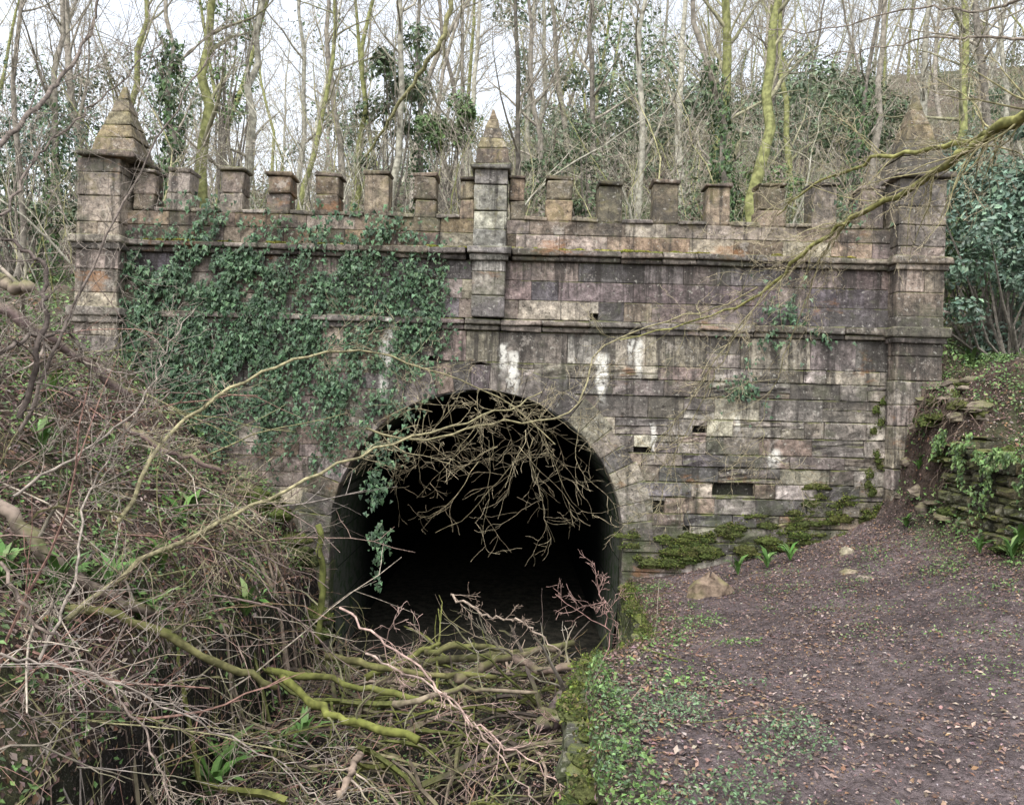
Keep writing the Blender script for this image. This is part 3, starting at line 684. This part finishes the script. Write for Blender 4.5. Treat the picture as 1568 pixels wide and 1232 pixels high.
herbs(3500,1.6,2.4,-5,-.3,.035,GC,cl(2,.1),.04);herbs(9000,3.0,6.2,-7,-.8,.026,GC,cl(6,.2),.02);herbs(9000,-3.0,1.6,-7,-.4,.045,GC,cl(4,.1),.08)
herbs(6000,-13,-6.5,-1,9,.1,GC,cl(7,0),.12);herbs(9000,-15,18,.7,16,.12,((.08,.13,.05),(.13,.17,.075)),cl(9,.1),.15)
n=4200;s_=rng.uniform(0,1,n);yy=-1.2-5.1*s_;xx=np.interp(-yy,[.9,2,3,4.4,6.5],[6.2,6.12,6.12,6.3,6.6])
dz=np.abs(rng.normal(0,.4,n))*(np.sin(yy*5)*.5+.7);zt=np.array([dtop((a,b)) for a,b in zip(xx,yy)])
keep=nz2(yy*3,dz*4,1)>-.1
p=np.stack([xx-.11-rng.uniform(0,.1,n),yy,zt+.1-dz],-1)[keep];m=len(p)
scatter(hb,*IVY,p,np.stack([np.full(m,-1.),rng.normal(-.3,.3,m),rng.normal(.5,.4,m)],-1),rng.uniform(.5,1.2,m)*.055,jcol(GC,m,.3),np.array([0,0,-1.]))
hb.obj('ground_herbs_and_ivy',M_leaf)
rt=MB()
for k in range(90):
    y=rng.uniform(-1.5,-.32);x=6.05+rng.uniform(.1,.45);z=float(hf(x,y))
    P=wander((x-.05,y-.03,z+.02),(-.7,-.35,-.1),rng.uniform(.15,.5),6,.25,-.3)[0];tube(rt,P,np.linspace(rng.uniform(.003,.009),.002,7),4,np.array((.14,.105,.08))*rng.uniform(.5,1.3))
rt.obj('exposed_roots',M_twig)
def fern(px,py,d,s=.35,n=13,cols=((.08,.17,.035),(.12,.23,.06),(.17,.28,.10))):
    p=W(px,py,d);p[2]=float(hf(p[0],p[1]))+.04;a=rng.uniform(0,6.28,n)
    m=MB();o=np.stack([np.cos(a),np.sin(a),np.zeros(n)],-1);nn=np.tile([0,0,1.],(n,1))+o*-.2
    nn/=np.linalg.norm(nn,axis=1,keepdims=True);b=o-(o*nn).sum(1,keepdims=True)*nn;b/=np.linalg.norm(b,axis=1,keepdims=True)
    b+=nn*rng.uniform(.1,1.0,(n,1));b/=np.linalg.norm(b,axis=1,keepdims=True);t=np.cross(b,nn);t/=np.linalg.norm(t,axis=1,keepdims=True);k=np.cross(t,b)
    tv=np.array(STRAP[0]);S=(rng.uniform(.7,1.2,n)*s)[:,None,None]
    V=p+S*(tv[None,:,0:1]*t[:,None]+tv[None,:,1:2]*b[:,None]+tv[None,:,2:3]*k[:,None])
    F=np.array(STRAP[1])[None]+np.arange(n)[:,None,None]*8
    m.add(V.reshape(-1,3),F.reshape(-1,4),np.repeat(jcol(cols,n),8,0));m.obj('hart_tongue_fern',M_leaf,None,True)
for a in [(80,570,9.5,.4),(65,650,8.4,.4),(330,940,7.6,.5),(350,925,8.0,.5),(90,880,6.6,.4),(280,720,9.2,.4),(300,700,9.8,.4),(470,950,8.8,.4),(250,790,8.2,.4),(1130,868,11.2,.3),(1175,860,11.2,.28),(1210,852,11.2,.25),(1550,830,8.8,.3),(1500,860,9.3,.22),(1410,600,11.2,.22),(1490,470,14,.4),(1520,455,14,.4),(380,800,9.3,.4),(170,800,7.1,.4),(0,930,6.2,.4),(1565,700,9,.3),(220,900,7.3,.4),(430,1000,8.6,.35),(1390,700,11,.2)]: fern(*a)
# ------------------------------------------------------------ thickets, sticks and logs
BC=[np.array(c)*.82 for c in ((.32,.23,.19),(.25,.19,.165),(.42,.36,.29),(.16,.12,.10),(.34,.20,.16),(.28,.26,.14),(.38,.33,.29),(.22,.21,.10))]
br=MB()
def cane(mb,x,y,L,r,d=None,droop=.12,kids=3,lift=0,cols=BC):
    p=np.array([x,y,float(hcane(x,y))+lift])
    d=np.array([rng.normal(0,1),rng.normal(0,.8),rng.uniform(.1,1.3)]) if d is None else np.array(d,float)
    P=wander(p,d,L,7,.13,-droop)[0];P[:,1]=np.minimum(P[:,1],.9 if abs(P[0,0]-XC)<2 else -.05);P[:,2]=np.maximum(P[:,2],hcane(P[:,0],P[:,1])+.01)
    c=cols[rng.integers(len(cols))]*rng.uniform(.7,1.25);tube(mb,P,np.linspace(r,r*.35,8),4,c)
    for k in range(kids):
        i=rng.integers(1,7);Q=wander(P[i],(P[i]-P[i-1])/(np.linalg.norm(P[i]-P[i-1])+1e-6)+rng.normal(0,.7,3),L*rng.uniform(.15,.45),3,.2,-.03)[0]
        tube(mb,Q,np.linspace(r*.5,r*.2,4),3,c)
for k in range(700):
    y=rng.uniform(-8.3,-.25);x=float(xl(y))-rng.uniform(-.3,1)*4.6*rng.random()**.7
    cane(br,x,y,rng.uniform(.4,1.4),rng.uniform(.003,.007))
for k in range(130):
    y=rng.uniform(-7.5,-.5);x=float(xl(y))-rng.uniform(-.3,1)*4.2
    cane(br,x,y,rng.uniform(1.2,2.6),rng.uniform(.008,.016),(rng.normal(.6,.8),rng.normal(-.3,.6),rng.uniform(-.1,.45)),.06,4)
br.obj('bramble_thicket',M_twig)
dbs=MB()
for k in range(520):
    y=rng.uniform(-8.2,-.3);x=rng.uniform(float(xl(y))-.4,float(xr(y))-.05)
    cane(dbs,x,y,rng.uniform(.4,1.6),rng.uniform(.003,.011),(rng.normal(0,1),rng.normal(0,1),rng.uniform(0,.6)),.08,3,rng.uniform(0,.3))
MBc=[np.array((.12,.13,.045)),np.array((.15,.155,.05)),np.array((.18,.145,.11)),np.array((.10,.08,.065)),np.array((.28,.22,.17)),np.array((.08,.065,.055))]
for k in range(140):
    y=rng.uniform(-6.5,-.5) if k<80 else rng.uniform(-3.6,-.3);x=rng.uniform(float(xl(y))+.1,float(xr(y))-.5)
    cane(dbs,x,y,rng.uniform(.5,1.9),rng.uniform(.012,.045),(rng.normal(0,1.3),rng.normal(0,.6),rng.uniform(0,.35)),.02,3,rng.uniform(0,.3),MBc)
dbs.obj('stick_debris',M_bark)
def log(pts,r0,r1,col,mat=M_bark,n=16,name='fallen_log'):
    pts=np.array([W(*p) for p in pts]);t=np.linspace(0,1,len(pts));tt=np.linspace(0,1,n)
    P=np.stack([np.interp(tt,t,pts[:,i]) for i in range(3)],-1)
    for _ in range(2): P[1:-1]=(P[:-2]+2*P[1:-1]+P[2:])/4
    P+=rng.normal(0,.016,P.shape);rr=np.linspace(r0,r1,n)*(1+rng.normal(0,.1,n))
    m=MB();c0=np.concatenate([[P[0]],P,[P[-1]]]);rr=np.concatenate([[.001],rr,[.001]]);tube(m,c0,rr,9,np.clip(np.asarray(col)*rng.uniform(.7,1.3,(n+2,1)),0,1))
    for k in range(rng.integers(1,4)):
        i=rng.integers(3,n-2);grow(m,P[i],rng.normal(0,1,3)+np.array([0,0,.6]),r0*12,r0*.35,1,2,col,TW*.8,(3,3,2),.2,0,.2,.004)
    m.obj(name,mat,None,True)
MG=(.15,.155,.05)
log([(430,1035,8.2),(490,1085,7.8),(560,1110,7.6),(640,1135,7.3)],.045,.038,(.17,.18,.05))
log([(410,1025,8.8),(560,1050,8.8),(700,1085,8.6)],.045,.03,MG)
log([(500,1005,9.6),(620,1030,9.4),(760,1035,9.2)],.05,.03,(.15,.14,.06))
log([(560,1035,10),(640,1000,10.2),(670,985,10.4)],.045,.03,MG)
log([(0,770,6.6),(70,850,6.6),(150,905,6.9),(240,945,7.2)],.06,.045,(.2,.16,.13))
log([(90,930,6.5),(200,945,6.7),(330,1010,7),(420,1050,7.4)],.045,.03,(.17,.16,.07))
log([(0,470,8),(60,510,8.2),(120,545,8.7),(200,610,9.2)],.06,.045,(.22,.16,.15))
log([(190,650,8.6),(250,690,8.6),(340,720,8.8)],.04,.025,(.23,.16,.15))
log([(0,428,8.5),(20,436,8.4),(45,440,8.3)],.08,.06,(.25,.2,.16))
log([(790,1005,9.3),(830,1030,8.8),(880,1020,8.6),(930,1005,9)],.05,.04,(.2,.15,.12))
log([(830,1115,6.9),(850,1095,7.1),(868,1065,7.4)],.09,.08,(.10,.075,.075))
log([(600,1080,8),(700,1055,8.2),(820,1060,8.4)],.035,.02,(.22,.18,.13))
log([(520,1220,6.2),(540,1180,6.4),(548,1155,6.6)],.035,.03,(.3,.23,.18))
log([(650,1000,10.2),(720,985,10.4),(800,1000,10.2)],.05,.03,(.14,.13,.06))
log([(600,1015,10.6),(700,1010,10.5),(880,985,10.6)],.06,.045,(.12,.11,.06))
log([(700,1040,9.2),(760,1010,9.6),(850,990,10)],.06,.04,(.14,.11,.08))
log([(490,800,9.9),(492,900,9.9),(488,985,9.9)],.045,.04,(.12,.13,.04),name='mossy_post')
log([(1440,480,13),(1470,482,13),(1505,488,13)],.04,.02,(.34,.28,.25))
# ------------------------------------------------------------ foreground boughs
def bough(name,pts,r0,r1,col,tw,kids,klen,kdir=(0,0,0),n=30,lv=2,mat=M_twig,kr=.35):
    pts=np.array([W(*p) for p in pts]);t=np.linspace(0,1,len(pts));tt=np.linspace(0,1,n)
    P=np.stack([np.interp(tt,t,pts[:,i]) for i in range(3)],-1)
    for _ in range(3): P[1:-1]=(P[:-2]+2*P[1:-1]+P[2:])/4
    P[1:-1]+=rng.normal(0,.014,(n-2,3));rr=np.linspace(r0,r1,n)*(1+rng.normal(0,.05,n));m=MB();tube(m,P,rr,7,np.clip(np.asarray(col)*rng.uniform(.7,1.25,(n,1)),0,1))
    for k in range(kids):
        i=rng.integers(1,n-1);tan=P[i+1]-P[i];tan/=np.linalg.norm(tan)
        dd=tan*.7+rng.normal(0,.55,3)+np.array(kdir);grow(m,P[i],dd,klen*rng.uniform(.3,1.1),max(.004,rr[i]*kr),1,1+lv,col,tw,(3,5,3),.16,-.01,.1,.0020,(5,4,3,3),.5,None,(10,8,6,5))
    m.obj(name,mat,None,True)
Y1=np.array((.30,.27,.155));Y2=np.array((.35,.30,.20));GB=np.array((.32,.30,.24));YD=np.array((.20,.165,.105))
bough('overhanging_branch',[(100,950,6.2),(220,850,6.8),(340,800,7.2),(450,745,7.6),(560,690,8.1),(680,655,8.6),(780,625,9.2),(830,600,9.6)],.024,.008,Y1,Y2,34,.7)
bough('overhanging_branch',[(180,800,6.2),(250,670,6.8),(330,605,7.2),(430,555,7.8),(540,530,8.3),(640,560,8.8),(760,600,9.2),(850,680,9.4)],.02,.007,Y1,Y2,34,.7)
bough('overhanging_branch',[(560,655,8.6),(640,680,8.9),(700,665,9),(760,640,9.2),(850,650,9.4),(905,600,9.6),(890,540,9.8),(1020,485,9.9),(1090,480,9.6),(1160,440,9)],.014,.009,Y1,Y2,22,.6)
tg=MB()
for k in range(36):
    u=rng.uniform(600,940);p=W(u,rng.uniform(610,710),rng.uniform(8.7,9.6));dd=np.array([rng.normal((u-740)/260,.7),rng.normal(0,.35),rng.uniform(-.9,.15)])
    grow(tg,p,dd,rng.uniform(.6,1.45),.0055,1,3,Y1*.75,YD if k%3 else Y2*.9,(3,4,3),.18,-.02,.1,.0017,(4,3,3,3),.5,None,(10,9,7,5))
tg.obj('hanging_twig_tangle',M_twig)
YM=(.24,.235,.085)
bough('mossy_bough',[(1620,150,5.2),(1550,185,5.6),(1490,225,6),(1450,245,6.3),(1400,290,6.7),(1320,320,7.1),(1280,350,7.3),(1230,385,7.6),(1180,440,8),(1110,480,8.4),(1050,495,8.8),(950,520,9.2)],.042,.006,YM,Y2,46,.9,(-.15,0,-.1),40,kr=.28)
bough('mossy_bough',[(1620,160,5.2),(1540,195,5.7),(1470,225,6.2),(1380,230,6.8),(1300,258,7.2),(1230,290,7.6),(1190,330,8)],.032,.006,YM,Y2,28,.8,(-.1,0,-.05))
bough('overhanging_branch',[(1620,60,6),(1540,60,6.4),(1440,55,7),(1330,75,7.8),(1250,90,8.5)],.014,.004,(.25,.21,.17),GB,22,1.0)
bough('overhanging_branch',[(1620,-20,6),(1500,20,6.6),(1400,10,7.2),(1250,50,8.2),(1130,40,9)],.014,.004,(.25,.21,.17),GB,20,1.0)
bough('overhanging_branch',[(1300,330,7.4),(1255,400,7.8),(1210,520,8.2),(1165,640,8.6),(1170,700,8.6)],.008,.003,Y1,Y2,22,.8,(0,0,-.3))
bough('overhanging_branch',[(1240,380,7.7),(1120,510,8.2),(1040,640,8.6),(980,700,9)],.008,.003,Y1,Y2,22,.8,(0,0,-.3))
bough('overhanging_branch',[(1180,430,8),(1100,560,8.4),(1030,700,8.8),(1000,800,9)],.007,.003,Y1,Y2,18,.7,(0,0,-.3))
S1=(.17,.14,.12);S2=(.29,.25,.21)
bough('bare_shrub',[(30,640,6),(60,540,6),(72,460,6.1),(68,400,6.2),(20,370,6.2),(-40,355,6.2)],.024,.012,(.10,.08,.07),S1,20,.8)
bough('bare_shrub',[(30,660,6.1),(90,520,6.2),(110,470,6.3),(180,330,6.5),(260,180,6.8),(330,80,7)],.016,.005,S1,S2,24,1.0)
bough('bare_shrub',[(-30,620,5.6),(0,540,5.8),(45,515,6),(110,500,6.4),(150,600,6.8)],.022,.008,S1,S2,16,.6)
bough('bare_shrub',[(0,330,6.5),(60,230,7),(160,150,7.5),(250,60,8)],.014,.005,S1,S2,22,1.1)
bough('bare_shrub',[(-20,240,7),(80,140,8),(140,50,9),(160,-40,9)],.026,.012,S1,S2,16,1.1)
bough('bare_shrub',[(20,760,5.6),(130,690,6),(220,620,6.5),(250,540,7),(300,470,7.5)],.012,.004,S2,S2,18,.8)
bough('bare_shrub',[(60,1010,5.2),(120,880,5.6),(130,760,6),(190,660,6.4),(260,600,6.8)],.012,.004,S2,S2,18,.8)
bough('overhanging_branch',[(520,930,5.6),(640,1020,5.2),(740,1120,4.9),(880,1210,4.6)],.009,.004,(.38,.27,.23),(.38,.27,.23),12,.4)
bough('overhanging_branch',[(560,1000,5.6),(680,1060,5.2),(740,1130,4.9),(850,1260,4.6)],.008,.004,(.38,.29,.24),(.38,.27,.23),10,.4)
bough('overhanging_branch',[(860,1232,4.8),(905,1120,5.5),(935,980,6),(918,900,6.3)],.007,.003,(.28,.16,.14),(.3,.2,.17),14,.45)
bough('overhanging_branch',[(690,910,8.6),(750,945,8.4),(800,950,8.2),(860,1000,8)],.014,.008,(.3,.24,.19),(.3,.23,.18),12,.4)
bough('overhanging_branch',[(0,860,5),(60,960,5),(150,1030,5.2),(230,1130,5.2),(260,1232,5)],.012,.006,(.24,.19,.16),(.3,.25,.2),18,.6)
bough('overhanging_branch',[(0,1000,4.6),(140,1030,4.9),(300,1100,5.2),(450,1180,5.4),(520,1260,5.4)],.009,.004,(.32,.27,.23),(.32,.27,.23),18,.6)
bough('overhanging_branch',[(700,-60,13),(680,60,13),(610,160,13.5),(560,240,14)],.05,.02,(.25,.24,.12),GB,16,1.6)
# ------------------------------------------------------------ camera, light, world
cam=bpy.data.cameras.new('camera');co=bpy.data.objects.new('camera',cam);scene.collection.objects.link(co)
cam.sensor_width=36;cam.lens=36*FP/1568;cam.clip_end=1000;cam.clip_start=.05
co.location=(0,-CD,CAMZ);co.rotation_euler=(R(90),-A,0);scene.camera=co
EL=R(60);SR=R(200)
w=bpy.data.worlds.new('World');scene.world=w;w.use_nodes=True;t=w.node_tree;bg=t.nodes['Background']
sk=t.nodes.new('ShaderNodeTexSky');sk.sky_type='NISHITA';sk.sun_disc=False;sk.sun_elevation=EL;sk.sun_rotation=SR;sk.air_density=1.2;sk.dust_density=4
hs=t.nodes.new('ShaderNodeHueSaturation');hs.inputs['Saturation'].default_value=.28;hs.inputs['Value'].default_value=2.6
t.links.new(sk.outputs[0],hs.inputs['Color']);t.links.new(hs.outputs[0],bg.inputs[0]);bg.inputs[1].default_value=.15
sl=bpy.data.lights.new('sun','SUN');sl.energy=.9;sl.angle=R(20);sl.color=(1,.97,.93)
so=bpy.data.objects.new('sun',sl);scene.collection.objects.link(so)
dv=Vector((math.sin(SR)*math.cos(EL),math.cos(SR)*math.cos(EL),math.sin(EL)))
so.rotation_euler=dv.to_track_quat('Z','Y').to_euler()
scene.view_settings.view_transform='Standard';scene.view_settings.look='None';scene.view_settings.exposure=0
